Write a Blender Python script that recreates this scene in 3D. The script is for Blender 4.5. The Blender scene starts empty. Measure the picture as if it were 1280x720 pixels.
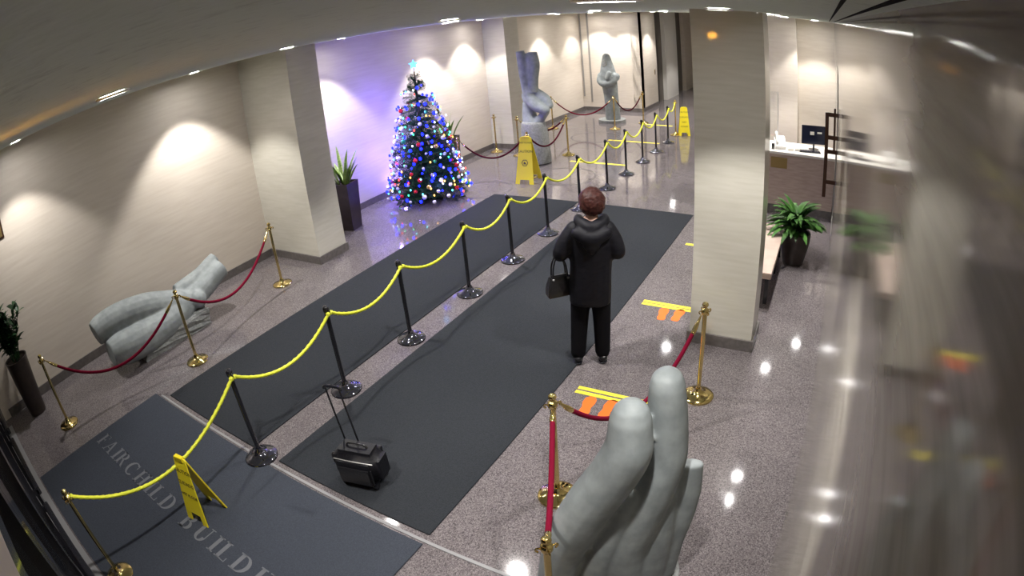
import bpy, bmesh, math, random
from mathutils import Vector, Matrix, Euler
random.seed(7)
PI = math.pi
sc = bpy.context.scene
COL = sc.collection

# ------------------------------------------------------------------ camera
cd = bpy.data.cameras.new('camera')
cam = bpy.data.objects.new('camera', cd); COL.objects.link(cam)
Rt = ((0.86432, -0.48057, -0.14831), (0.49556, 0.76343, 0.41425), (-0.08585, -0.43154, 0.89800))  # right, forward, up
m = Matrix.Identity(4)
for i in range(3):
    m[i][0] = Rt[i][0]; m[i][1] = Rt[i][2]; m[i][2] = -Rt[i][1]
m[2][3] = 3.4264
cam.matrix_world = m
cd.lens = 20.5; cd.sensor_width = 36; cd.clip_start = 0.01; cd.clip_end = 200
cd.type = 'PANO'
K = (0.0, -0.045375264, -0.00039969662, 3.4958786e-05, -1.5799556e-06)     # mild barrel curve of a wide security lens
tgt = cd if hasattr(cd, 'fisheye_polynomial_k1') else cd.cycles
tgt.panorama_type = 'FISHEYE_LENS_POLYNOMIAL'
tgt.fisheye_fov = math.radians(175)
for i in range(5):
    setattr(tgt, 'fisheye_polynomial_k%d' % i, K[i])
sc.camera = cam

# ------------------------------------------------------------------ world, exposure
w = bpy.data.worlds.new('world'); sc.world = w; w.use_nodes = True
w.node_tree.nodes['Background'].inputs[0].default_value = (0.55, 0.6, 0.7, 1)
w.node_tree.nodes['Background'].inputs[1].default_value = 0.02
vs = sc.view_settings
vs.view_transform = 'Standard'; vs.look = 'None'; vs.gamma = 1; vs.use_curve_mapping = False
vs.exposure = 0.28
DOWN_W = 150.0            # watts of a ceiling downlight
DOWN_COL = (1.0, 0.96, 0.91)
CEIL = 3.478

# ------------------------------------------------------------------ materials
MATS = {}
def mat(name, col, rough=0.5, metal=0.0, spec=0.5, var=None, scale=8.0, stretch=(1, 1, 1), detail=4, bump=0.0, emit=None, estr=0.0,
        coat=0.0, contrast=(0.35, 0.65), sheen=0.0, trans=0.0, aniso=0.0):
    if name in MATS: return MATS[name]
    M = bpy.data.materials.new(name); M.use_nodes = True
    nt = M.node_tree; b = nt.nodes['Principled BSDF']
    b.inputs['Base Color'].default_value = (*col, 1)
    b.inputs['Roughness'].default_value = rough
    b.inputs['Metallic'].default_value = metal
    b.inputs['Specular IOR Level'].default_value = spec
    if coat: b.inputs['Coat Weight'].default_value = coat; b.inputs['Coat Roughness'].default_value = 0.05
    if sheen: b.inputs['Sheen Weight'].default_value = sheen
    if trans: b.inputs['Transmission Weight'].default_value = trans
    if emit: b.inputs['Emission Color'].default_value = (*emit, 1); b.inputs['Emission Strength'].default_value = estr
    if var or bump:
        tc = nt.nodes.new('ShaderNodeTexCoord'); mp = nt.nodes.new('ShaderNodeMapping')
        mp.inputs['Scale'].default_value = stretch
        nt.links.new(tc.outputs['Object'], mp.inputs[0])
        nz = nt.nodes.new('ShaderNodeTexNoise'); nz.inputs['Scale'].default_value = scale; nz.inputs['Detail'].default_value = detail
        nt.links.new(mp.outputs[0], nz.inputs['Vector'])
        if var:
            r = nt.nodes.new('ShaderNodeValToRGB')
            r.color_ramp.elements[0].position = contrast[0]; r.color_ramp.elements[1].position = contrast[1]
            r.color_ramp.elements[0].color = (*col, 1); r.color_ramp.elements[1].color = (*var, 1)
            nt.links.new(nz.outputs['Fac'], r.inputs[0]); nt.links.new(r.outputs[0], b.inputs['Base Color'])
        if bump:
            bp = nt.nodes.new('ShaderNodeBump'); bp.inputs['Strength'].default_value = bump; bp.inputs['Distance'].default_value = 0.01
            nt.links.new(nz.outputs['Fac'], bp.inputs['Height']); nt.links.new(bp.outputs[0], b.inputs['Normal'])
    MATS[name] = M
    return M

def granite(name, cols, rough, scale=55):
    M = bpy.data.materials.new(name); M.use_nodes = True
    nt = M.node_tree; b = nt.nodes['Principled BSDF']; b.inputs['Roughness'].default_value = rough
    tc = nt.nodes.new('ShaderNodeTexCoord')
    v = nt.nodes.new('ShaderNodeTexVoronoi'); v.inputs['Scale'].default_value = scale
    n = nt.nodes.new('ShaderNodeTexNoise'); n.inputs['Scale'].default_value = 3.0; n.inputs['Detail'].default_value = 6
    nt.links.new(tc.outputs['Object'], v.inputs['Vector']); nt.links.new(tc.outputs['Object'], n.inputs['Vector'])
    sep = nt.nodes.new('ShaderNodeSeparateColor'); nt.links.new(v.outputs['Color'], sep.inputs[0])
    r = nt.nodes.new('ShaderNodeValToRGB'); r.color_ramp.interpolation = 'CONSTANT'
    e = r.color_ramp.elements; e[0].color = (*cols[0], 1); e[0].position = 0; e[1].color = (*cols[1], 1); e[1].position = 0.28
    for c, p in zip(cols[2:], (0.62, 0.86)):
        q = e.new(p); q.color = (*c, 1)
    nt.links.new(sep.outputs[0], r.inputs[0])
    mx = nt.nodes.new('ShaderNodeMixRGB'); mx.blend_type = 'MULTIPLY'; mx.inputs[0].default_value = 0.35
    nt.links.new(r.outputs[0], mx.inputs[1]); nt.links.new(n.outputs['Color'], mx.inputs[2])
    r2 = nt.nodes.new('ShaderNodeValToRGB'); r2.color_ramp.elements[0].position = .3; r2.color_ramp.elements[1].position = .7
    r2.color_ramp.elements[0].color = (.6, .6, .6, 1); r2.color_ramp.elements[1].color = (1, 1, 1, 1)
    nt.links.new(n.outputs['Fac'], r2.inputs[0]); nt.links.new(r2.outputs[0], mx.inputs[2])
    nt.links.new(mx.outputs[0], b.inputs['Base Color'])
    return M

M_wall = mat('travertine', (0.66, 0.59, 0.51), 0.42, var=(0.73, 0.665, 0.585), scale=3.2, stretch=(1, .55, 7), detail=8, contrast=(.3, .7))
M_colm = mat('travertine_column', (0.57, 0.55, 0.475), 0.3, coat=.5, var=(0.64, 0.62, 0.55), scale=3.0, stretch=(1, 1, 9), detail=8, contrast=(.3, .7))
M_marble = mat('polished_marble', (0.215, 0.195, 0.155), 0.09, var=(0.335, 0.32, 0.27), scale=5, stretch=(1, .35, 4), detail=12, contrast=(.34, .66), spec=.3)
M_floor = granite('granite_floor', ((0.120, 0.105, 0.110), (0.165, 0.145, 0.150), (0.215, 0.192, 0.198), (0.08, 0.07, 0.075)), 0.07, 130)
M_base = mat('baseboard_stone', (0.115, 0.105, 0.10), 0.3, var=(0.155, 0.14, 0.135), scale=20)
M_ceil = mat('ceiling_plaster', (0.62, 0.69, 0.60), 0.9, var=(0.50, 0.56, 0.48), scale=26, detail=3, contrast=(.55, .75), bump=.25)
M_mat = mat('mat_fibre', (0.020, 0.023, 0.027), 0.95, var=(0.030, 0.033, 0.039), scale=120, spec=.15, bump=.5)
M_mat2 = mat('entrance_mat_fibre', (0.037, 0.043, 0.056), 0.95, var=(0.050, 0.057, 0.073), scale=120, spec=.15, bump=.5)
M_letter = mat('mat_letter', (0.135, 0.14, 0.155), 0.9, spec=.15)
M_alu = mat('aluminium', (0.24, 0.24, 0.245), 0.55, 0.2)
M_black = mat('black_enamel', (0.012, 0.012, 0.016), 0.18, coat=.6)
M_blackbase = mat('black_base_enamel', (0.10, 0.10, 0.13), 0.07, 0.9, coat=1)
M_brass = mat('polished_brass', (0.72, 0.57, 0.24), 0.10, 1.0)
M_yrope = mat('yellow_rope', (0.74, 0.78, 0.045), 0.6)
M_velvet = mat('red_velvet', (0.15, 0.003, 0.020), 0.85, spec=.1)
M_dvelvet = mat('maroon_velvet', (0.065, 0.003, 0.012), 0.85, spec=.1)
M_yel = mat('yellow_plastic', (0.85, 0.72, 0.02), 0.4)
M_ink = mat('dark_ink', (0.09, 0.07, 0.01), 0.5)
M_stone = mat('grey_sculpture_stone', (0.20, 0.225, 0.232), 0.62, var=(0.275, 0.305, 0.312), scale=9, detail=10, bump=.15)
M_stone2 = mat('rough_grey_stone', (0.19, 0.20, 0.20), 0.8, var=(0.29, 0.30, 0.295), scale=30, detail=8, bump=.6)
M_potdark = mat('dark_planter', (0.030, 0.021, 0.018), 0.35, var=(0.042, 0.03, 0.026), scale=10)
M_soil = mat('soil', (0.03, 0.02, 0.015), 0.95, var=(0.05, 0.035, 0.025), scale=60)
M_leaf = mat('leaf_green', (0.04, 0.13, 0.03), 0.4, var=(0.10, 0.25, 0.05), scale=12)
M_leafd = mat('leaf_dark', (0.018, 0.06, 0.022), 0.4, var=(0.035, 0.105, 0.035), scale=14)
M_snake = mat('snake_leaf', (0.16, 0.28, 0.05), 0.4, var=(0.36, 0.50, 0.14), scale=16, stretch=(1, 1, 2.5))
M_pine = mat('pine_needle', (0.008, 0.036, 0.014), 0.7, spec=.2, var=(0.02, 0.066, 0.026), scale=20)
M_bark = mat('bark', (0.06, 0.04, 0.025), 0.9, var=(0.1, 0.07, 0.04), scale=30)
M_ytape = mat('yellow_tape', (0.88, 0.74, 0.05), 0.5)
M_orange = mat('orange_sticker', (0.92, 0.15, 0.015), 0.5)
M_jacket = mat('black_jacket', (0.004, 0.004, 0.007), 0.6, spec=.22, var=(0.008, 0.008, 0.012), scale=14, bump=.3, stretch=(1, 1, 2.5))
M_trouser = mat('black_trousers', (0.004, 0.004, 0.006), 0.85, spec=.15)
M_skin = mat('skin', (0.42, 0.24, 0.17), 0.5)
M_hair = mat('auburn_hair', (0.028, 0.007, 0.006), 0.5, spec=.25, var=(0.055, 0.016, 0.012), scale=45, bump=.8)
M_leather = mat('black_leather', (0.012, 0.012, 0.014), 0.28, bump=.2, scale=40)
M_nylon = mat('black_nylon', (0.006, 0.006, 0.009), 0.45, spec=.35, bump=.2, scale=60)
M_tan = mat('counter_stone', (0.44, 0.335, 0.285), 0.35, var=(0.53, 0.42, 0.36), scale=5, stretch=(1, 1, 5), detail=8)
M_white = mat('white_plastic', (0.82, 0.80, 0.76), 0.35)
M_wmarble = mat('white_marble', (0.80, 0.77, 0.72), 0.25)
M_bronze = mat('dark_bronze', (0.075, 0.036, 0.024), 0.35, 0.6)
M_slot = mat('slot_shadow', (0.015, 0.015, 0.015), 0.95, spec=.05)
M_screen = mat('dark_screen', (0.015, 0.018, 0.04), 0.15)
M_metal_door = mat('elevator_bronze', (0.10, 0.085, 0.07), 0.35, 0.4)
M_panel = mat('pale_panel', (0.74, 0.72, 0.68), 0.4)
M_glass = mat('door_glass', (0.012, 0.014, 0.018), 0.04, spec=.6)
M_inlay = mat('floor_inlay', (0.12, 0.11, 0.11), 0.3, 0.3)
M_clear = mat('acrylic', (0.95, 0.97, 0.97), 0.02, trans=1.0)
M_brassplate = mat('brass_plaque', (0.33, 0.24, 0.10), 0.4, .7)
M_grey = mat('grey_metal', (0.35, 0.34, 0.33), 0.4, .5)
M_lamp = mat('lamp_glow', (1, 1, 1), .5, emit=(1.0, 0.97, 0.95), estr=125)
M_amber = mat('amber_lamp', (1, .5, .05), .5, emit=(1.0, 0.42, 0.03), estr=60)

# ------------------------------------------------------------------ helpers
def box(bm, c, s, rz=0.0, M=None):
    r = bmesh.ops.create_cube(bm, size=1.0)
    T = Matrix.Translation(c) @ Matrix.Rotation(rz, 4, 'Z') @ Matrix.Diagonal((*s, 1))
    if M is not None: T = M @ T
    bmesh.ops.transform(bm, matrix=T, verts=r['verts'])
    return r['verts']
def b2(bm, lo, hi):
    return box(bm, [(a + b) / 2 for a, b in zip(lo, hi)], [b - a for a, b in zip(lo, hi)])
def lathe(bm, prof, n=24, c=(0, 0, 0), caps=True):
    rings = []
    for r, z in prof:
        if r < 1e-5: rings.append([bm.verts.new((c[0], c[1], c[2] + z))])
        else: rings.append([bm.verts.new((c[0] + r * math.cos(2 * PI * k / n), c[1] + r * math.sin(2 * PI * k / n), c[2] + z)) for k in range(n)])
    for a, b in zip(rings, rings[1:]):
        for k in range(n):
            k2 = (k + 1) % n
            if len(a) == 1 and len(b) == 1: continue
            if len(a) == 1: bm.faces.new((a[0], b[k2], b[k]))
            elif len(b) == 1: bm.faces.new((a[k], a[k2], b[0]))
            else: bm.faces.new((a[k], a[k2], b[k2], b[k]))
    for ring, fl in ((rings[0], True), (rings[-1], False)) if caps else ():
        if len(ring) > 2: bm.faces.new(ring[::-1] if fl else ring)
def catmull(pts, n):
    P = [Vector(p) for p in pts]
    P = [2 * P[0] - P[1]] + P + [2 * P[-1] - P[-2]]
    out = []
    for i in range(1, len(P) - 2):
        for k in range(n):
            t = k / n
            a, b, c, d = P[i - 1], P[i], P[i + 1], P[i + 2]
            out.append(.5 * ((2 * b) + (c - a) * t + (2 * a - 5 * b + 4 * c - d) * t * t + (3 * b - a - 3 * c + d) * t ** 3))
    out.append(P[-2])
    return out
def sweep(bm, pts, radii, n=14, sub=5, flat=1.0, flatdir=None, caps=True, lobes=0, twist=0.0, lobe=0.2):
    """a tapering tube through pts; flat squashes it along flatdir"""
    if sub > 1:
        q = catmull([(*p, ) for p in pts], sub)
        rr = [v.x for v in catmull([(r, 0, 0) for r in radii], sub)]
    else:
        q = [Vector(p) for p in pts]; rr = list(radii)
    rr = [max(r, .001) for r in rr]
    rows = []; u = None; L = 0.0
    N = len(q)
    tan = [(q[min(i + 1, N - 1)] - q[max(i - 1, 0)]).normalized() for i in range(N)]
    seq = []
    if caps:
        for a in (80, 60, 35): seq.append((q[0] - tan[0] * rr[0] * math.sin(math.radians(a)), rr[0] * math.cos(math.radians(a)), tan[0]))
    seq += [(q[i], rr[i], tan[i]) for i in range(N)]
    if caps:
        for a in (35, 60, 80): seq.append((q[-1] + tan[-1] * rr[-1] * math.sin(math.radians(a)), rr[-1] * math.cos(math.radians(a)), tan[-1]))
    last = None
    for p, r, t in seq:
        if u is None:
            ref = Vector(flatdir) if flatdir else (Vector((0, 0, 1)) if abs(t.z) < .9 else Vector((1, 0, 0)))
            u = (ref - t * ref.dot(t)).normalized()
        elif flatdir:
            f = Vector(flatdir); u2 = f - t * f.dot(t); u = u2.normalized() if u2.length > .15 else (u - t * u.dot(t)).normalized()
        else: u = (u - t * u.dot(t)).normalized()
        v = t.cross(u)
        if last is not None: L += (p - last).length
        last = p
        row = []
        for k in range(n):
            a = 2 * PI * k / n
            R = r * (1 + lobe * math.cos(lobes * a + twist * L)) if lobes else r
            row.append(bm.verts.new(p + u * (R * flat * math.cos(a)) + v * (R * math.sin(a))))
        rows.append(row)
    for a, b in zip(rows, rows[1:]):
        for k in range(n): bm.faces.new((a[k], a[(k + 1) % n], b[(k + 1) % n], b[k]))
    bm.faces.new(rows[0][::-1]); bm.faces.new(rows[-1])
def ball(bm, c, r, s=(1, 1, 1), sub=2, rot=None):
    q = bmesh.ops.create_icosphere(bm, subdivisions=sub, radius=r)
    T = Matrix.Translation(c) @ (rot.to_matrix().to_4x4() if rot else Matrix.Identity(4)) @ Matrix.Diagonal((*s, 1))
    bmesh.ops.transform(bm, matrix=T, verts=q['verts'])
def quad(bm, a, b, c, d): return bm.faces.new([bm.verts.new(x) for x in (a, b, c, d)])
def poly_prism(bm, pts, z0, z1):
    lo = [bm.verts.new((x, y, z0)) for x, y in pts]; hi = [bm.verts.new((x, y, z1)) for x, y in pts]
    n = len(pts)
    for k in range(n): bm.faces.new((lo[k], lo[(k + 1) % n], hi[(k + 1) % n], hi[k]))
    bm.faces.new(hi); bm.faces.new(lo[::-1])
def mesh_of(bm, name, m, smooth=False, bevel=0.0, angle=40):
    if bevel:
        bmesh.ops.bevel(bm, geom=list(bm.edges), offset=bevel, segments=2, affect='EDGES', clamp_overlap=True)
    bmesh.ops.recalc_face_normals(bm, faces=bm.faces)
    me = bpy.data.meshes.new(name)
    if smooth:
        for f in bm.faces: f.smooth = True
        for e in bm.edges:
            if len(e.link_faces) == 2 and e.calc_face_angle(0) > math.radians(angle): e.smooth = False
    bm.to_mesh(me); bm.free()
    for x in (m if isinstance(m, (list, tuple)) else [m]): me.materials.append(x)
    return me
def link(name, me, parent=None, loc=None, rot=None):
    o = bpy.data.objects.new(name, me); COL.objects.link(o)
    if parent: o.parent = parent
    if loc is not None: o.location = loc
    if rot is not None: o.rotation_euler = rot
    return o
def obj(name, bm, m, parent=None, smooth=False, bevel=0.0, loc=None, rot=None, angle=40):
    return link(name, mesh_of(bm, name, m, smooth, bevel, angle), parent, loc, rot)
def tag(o, label, cat, group=None):
    o['label'] = label; o['category'] = cat
    if group: o['group'] = group
    return o
def thing(name, label, cat, loc=(0, 0, 0), rz=0.0, group=None):
    o = bpy.data.objects.new(name, None); COL.objects.link(o)
    o.location = loc; o.rotation_euler = (0, 0, rz); o.empty_display_size = .1
    return tag(o, label, cat, group)
def dup(root, loc, rz=None, label=None, group=None, scale=None):
    r = root.copy(); COL.objects.link(r); r.location = loc
    if rz is not None: r.rotation_euler = (0, 0, rz)
    if scale: r.scale = scale
    if label: r['label'] = label
    if group: r['group'] = group
    for ch in list(root.children):
        c = ch.copy(); COL.objects.link(c); c.parent = r
        for g in list(ch.children):
            d = g.copy(); COL.objects.link(d); d.parent = c
    return r
def struct(name, bm, m, parent=None, smooth=False, bevel=0.0):
    o = obj(name, bm, m, parent, smooth, bevel); o['kind'] = 'structure'; return o
def merged(bm, name, m, voxel=0.02, smooth=6, decimate=0.0):
    """one continuous skin over overlapping volumes"""
    bmesh.ops.recalc_face_normals(bm, faces=bm.faces)
    me = bpy.data.meshes.new(name + '_raw'); bm.to_mesh(me); bm.free()
    t = bpy.data.objects.new(name + '_raw', me); COL.objects.link(t)
    r = t.modifiers.new('r', 'REMESH'); r.mode = 'VOXEL'; r.voxel_size = voxel
    if smooth:
        s = t.modifiers.new('s', 'SMOOTH'); s.factor = .5; s.iterations = smooth
    dg = bpy.context.evaluated_depsgraph_get(); dg.update()
    out = bpy.data.meshes.new_from_object(t.evaluated_get(dg)); out.name = name
    bpy.data.objects.remove(t); bpy.data.meshes.remove(me)
    out.materials.clear()
    for x in (m if isinstance(m, (list, tuple)) else [m]): out.materials.append(x)
    for p in out.polygons: p.use_smooth = True
    return out
ORD = ['first', 'second', 'third', 'fourth', 'fifth', 'sixth', 'seventh', 'eighth', 'ninth', 'tenth', 'eleventh', 'twelfth']

# ------------------------------------------------------------------ room
LW, RW, BW = -8.5, 0.15, 19.3
bm = bmesh.new(); b2(bm, (-12, -1.5, -.2), (6, 28, 0)); struct('floor', bm, M_floor)
bm = bmesh.new(); b2(bm, (-12, -1.5, CEIL), (6, 28, CEIL + .2)); struct('ceiling', bm, M_ceil)
bm = bmesh.new(); b2(bm, (LW - .3, -.3, 0), (LW, BW + .3, CEIL)); struct('wall_left', bm, M_wall)
bm = bmesh.new(); b2(bm, (LW - .3, BW, 0), (-6.35, BW + .3, CEIL)); struct('wall_back', bm, M_wall)
bm = bmesh.new(); b2(bm, (-6.65, BW, 0), (-6.35, 21.2, CEIL)); struct('wall_lift_side', bm, M_wall)
bm = bmesh.new(); b2(bm, (-6.65, 22.45, 0), (-6.35, 24.2, CEIL)); struct('wall_lift_pier', bm, M_panel)
bm = bmesh.new(); b2(bm, (-6.65, 25.5, 0), (-6.35, 27.3, CEIL)); struct('wall_lift_end', bm, M_wall)
bm = bmesh.new(); b2(bm, (-6.65, 27.0, 0), (6, 27.3, CEIL)); struct('wall_corridor_end', bm, M_wall)
for k, y in enumerate((21.2, 24.2)):
    bm = bmesh.new(); b2(bm, (-6.62, y, 0), (-6.5, y + 1.27, CEIL)); d = struct('door_%d' % (k + 1), bm, M_metal_door)
    bm = bmesh.new(); b2(bm, (-6.5, y + .60, .02), (-6.49, y + .63, 2.4)); obj('door_joint', bm, M_black, d)
bm = bmesh.new(); b2(bm, (RW, -.3, 0), (RW + .3, 9.0, CEIL)); struct('wall_right', bm, M_marble)
bm = bmesh.new(); b2(bm, (RW, 10.25, 0), (RW + .3, 13.1, CEIL)); struct('wall_right_end', bm, M_marble)
bm = bmesh.new(); b2(bm, (RW, 9.0, 2.75), (RW + .3, 10.25, CEIL)); struct('wall_right_lintel', bm, M_marble)
# back of the reception bay
bm = bmesh.new(); b2(bm, (-2.4, 12.7, 0), (RW + .3, 13.0, CEIL)); struct('wall_reception', bm, M_wall)
bm = bmesh.new(); b2(bm, (-2.4, 12.35, 0), (-.68, 12.7, CEIL)); struct('trim_1', bm, M_wall)          # shallow pier
bm = bmesh.new(); b2(bm, (-2.7, 12.35, 0), (-2.4, 27, CEIL)); struct('wall_corridor_right', bm, M_wall)
# baseboards
def bb(name, lo, hi):
    bm = bmesh.new(); b2(bm, lo, hi); return struct(name, bm, M_base)
T = .025; Hb = .13
bb('baseboard_left', (LW, 0, 0), (LW + T, BW, Hb))
bb('baseboard_back', (LW, BW - T, 0), (-6.35, BW, Hb))
bb('baseboard_lift', (-6.35, BW, 0), (-6.35 + T, 21.2, Hb))
bb('baseboard_reception', (-2.4, 12.7 - T, 0), (RW, 12.7, Hb))
# columns
def column(name, lo, hi, m):
    bm = bmesh.new(); b2(bm, (*lo, 0), (*hi, CEIL)); o = struct(name, bm, m)
    bm = bmesh.new(); b2(bm, (lo[0] - T, lo[1] - T, 0), (hi[0] + T, hi[1] + T, Hb)); p = obj('baseboard', bm, M_base, o)
    return o
column('column_left', (LW, 5.78), (-7.17, 6.40), M_colm)
column('column_left_far', (LW, 13.25), (-7.86, 13.95), M_colm)
column('column_right', (-1.32, 5.58), (-.62, 6.02), M_colm)
bm = bmesh.new(); b2(bm, (-8.47, BW - .02, .5), (-8.42, BW, CEIL)); struct('trim_2', bm, M_grey)
bm = bmesh.new(); b2(bm, (-8.2, BW - .012, .3), (-8.14, BW, CEIL)); struct('trim_3', bm, M_grey)
# ceiling slots along the right wall
for k, x in enumerate((.03, .10)):
    bm = bmesh.new(); b2(bm, (x, .3, CEIL - .004), (x + .008, 8.6, CEIL + .01)); struct('trim_%d' % (4 + k), bm, M_slot)
# front wall with the entrance doors
bm = bmesh.new(); b2(bm, (-9.6, -.5, 2.9), (.4, -.16, CEIL)); struct('wall_front', bm, M_wall)
bm = bmesh.new(); b2(bm, (-.25, -.5, 0), (.4, -.16, 2.9)); struct('wall_front_right', bm, M_wall)
bm = bmesh.new(); b2(bm, (-9.6, -.5, 0), (-8.2, -.16, 2.9)); struct('wall_front_left', bm, M_wall)
bm = bmesh.new(); b2(bm, (-8.2, -.17, 0), (-.25, -.07, .02)); struct('trim_6', bm, M_alu)
for k in range(6):
    x0 = -8.2 + k * 1.325
    bm = bmesh.new(); b2(bm, (x0, -.26, .02), (x0 + 1.325, -.22, 2.9)); d = struct('door_%d' % (k + 4), bm, M_glass)
    for n, lo, hi in (('stile', (x0, -.28, .02), (x0 + .09, -.17, 2.9)), ('stile', (x0 + 1.235, -.28, .02), (x0 + 1.325, -.17, 2.9)),
                      ('rail', (x0 + .09, -.28, .02), (x0 + 1.235, -.175, .27)), ('rail', (x0 + .09, -.28, 2.78), (x0 + 1.235, -.175, 2.9))):
        bm = bmesh.new(); b2(bm, lo, hi); obj(n, bm, M_black, d, bevel=.004)
    bm = bmesh.new(); b2(bm, (x0 + .12, -.15, 1.0), (x0 + 1.2, -.10, 1.07))
    for x in (x0 + .14, x0 + 1.18): b2(bm, (x - .02, -.175, 1.01), (x + .02, -.12, 1.06))
    obj('push_bar', bm, M_black, d, bevel=.006)
# amber indicator above the doors
t = thing('indicator_lamp', 'small amber indicator lamp above the entrance doors', 'lamp', (-2.25, -.16, 3.02))
bm = bmesh.new(); b2(bm, (-.13, 0, -.08), (.13, .04, .08)); obj('housing', bm, M_black, t, bevel=.005)
bm = bmesh.new(); b2(bm, (-.08, .04, -.05), (.08, .05, .05)); obj('lens', bm, M_amber, t)

# metal strip in the floor, inlaid rings, bronze door in the right wall
bm = bmesh.new(); b2(bm, (-6.35, 2.060, 0), (-1.1, 2.088, .006)); struct('trim_7', bm, M_alu)
def ring(name, c, r, n=72):
    bm = bmesh.new()
    rows = [[bm.verts.new((c[0] + q * math.cos(2 * PI * k / n), c[1] + q * math.sin(2 * PI * k / n), z)) for k in range(n)]
            for q, z in ((r - .014, 0), (r - .014, .003), (r + .014, .003), (r + .014, 0))]
    for a, b in zip(rows, rows[1:]):
        for k in range(n): bm.faces.new((a[k], a[(k + 1) % n], b[(k + 1) % n], b[k]))
    return struct(name, bm, M_inlay)
ring('trim_8', (-6.62, 9.82), .57); ring('trim_9', (-6.33, 15.05), .68); ring('trim_10', (-5.47, 11.1), .68)
bm = bmesh.new(); b2(bm, (RW + .12, 9.0, 0), (RW + .16, 10.25, 2.75)); gd = struct('door_3', bm, M_glass)
for n, lo, hi in (('stile', (RW + .0, 9.0, 0), (RW + .14, 9.06, 2.75)), ('stile', (RW + .0, 10.19, 0), (RW + .14, 10.25, 2.75)),
                  ('rail', (RW + .0, 9.06, 2.68), (RW + .14, 10.19, 2.75)), ('rail', (RW + .0, 9.06, 0), (RW + .14, 10.19, .12))):
    bm = bmesh.new(); b2(bm, lo, hi); obj(n, bm, M_grey, gd, bevel=.003)
bm = bmesh.new()
b2(bm, (-.06, 9.57, .62), (.0, 9.63, 2.0)); b2(bm, (.085, 9.585, 1.38), (.12, 9.62, 2.08))
for z in (.87, 1.37, 1.60, 1.97): b2(bm, (-.03, 9.585, z - .03), (RW + .13, 9.625, z + .035))
obj('pull_handle', bm, M_bronze, gd, bevel=.004)

# ------------------------------------------------------------------ ceiling downlights (each with its own lamp)
def downlight_proto():
    t = thing('ceiling_downlight', 'x', 'ceiling light', (0, 0, 0))
    bm = bmesh.new(); lathe(bm, [(.075, -.002), (.105, -.002), (.105, -.014), (.085, -.016), (.075, -.006)], 24, caps=False); obj('trim_ring', bm, M_white, t, smooth=True)
    bm = bmesh.new(); lathe(bm, [(.0, -.006), (.074, -.006), (.074, -.001)], 24); obj('lens', bm, M_lamp, t)
    return t
dl = downlight_proto(); used = [False]
def downlight(x, y, label, watts=DOWN_W, half=47, blend=.35):
    if not used[0]: o = dl; used[0] = True; o.location = (x, y, CEIL); o['label'] = label
    else: o = dup(dl, (x, y, CEIL), label=label)
    o['group'] = 'recessed ceiling downlights'
    L = bpy.data.lights.new('downlight_lamp', 'SPOT'); L.energy = watts; L.spot_size = math.radians(2 * half); L.spot_blend = blend
    L.shadow_soft_size = .06; L.color = DOWN_COL
    q = bpy.data.objects.new('lamp', L); COL.objects.link(q); q.parent = o; q.location = (0, 0, -.02)
ROWS = [(-7.8, 'beside the left wall', (1.4, 4.5, 7.6, 10.75, 16.3)), (-5.3, 'over the left aisle', (4.3, 7.5, 10.8, 14.2, 17.6)),
        (-3.05, 'over the dark runners', (1.2, 4.27, 7.5, 10.8, 14.2, 17.6)), (-.8, 'beside the right wall', (4.3, 10.7))]
for x, where, ys in ROWS:
    for k, y in enumerate(ys):
        downlight(x, y, '%s recessed downlight from the entrance in the ceiling row %s' % (ORD[k], where))
downlight(-.62, 1.62, 'recessed downlight nearest to the entrance corner, beside the polished right wall', 125)
downlight(-.68, 7.35, 'recessed downlight above the stone bench, the farther of two close together', 75)
downlight(-.70, 6.75, 'recessed downlight above the stone bench, the nearer of two close together', 75)
downlight(-7.95, 12.35, 'recessed downlight in the ceiling just in front of the far left column', 110)
downlight(-7.75, 18.65, 'recessed downlight in the ceiling at the left end of the back wall', 70)
downlight(-6.75, 18.6, 'recessed downlight in the ceiling above the hooded sculpture', 70)
downlight(-.25, 11.9, 'recessed downlight in the ceiling above the computer monitor', 30)
downlight(-5.6, 20.2, 'recessed downlight in the ceiling beside the lift wall')
downlight(-4.3, 23.0, 'recessed downlight in the ceiling at the far end of the corridor')

# ------------------------------------------------------------------ mats
bm = bmesh.new(); b2(bm, (-6.45, -.05, 0), (-2.27, 2.04, .012)); m0 = obj('entrance_mat', bm, M_mat2, bevel=.003)
tag(m0, 'blue-grey entrance mat with pale building name woven across it', 'mat')
bm = bmesh.new(); b2(bm, (-6.22, 2.14, 0), (-4.44, 9.57, .012)); o = obj('runner_mat', bm, M_mat, bevel=.003)
tag(o, 'long charcoal runner mat between the Christmas tree and the rope line', 'mat')
bm = bmesh.new(); b2(bm, (-4.04, 2.14, 0), (-2.28, 9.57, .012)); o = obj('runner_mat', bm, M_mat, bevel=.003)
tag(o, 'long charcoal runner mat under the rolling suitcase and the standing person', 'mat')
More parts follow.
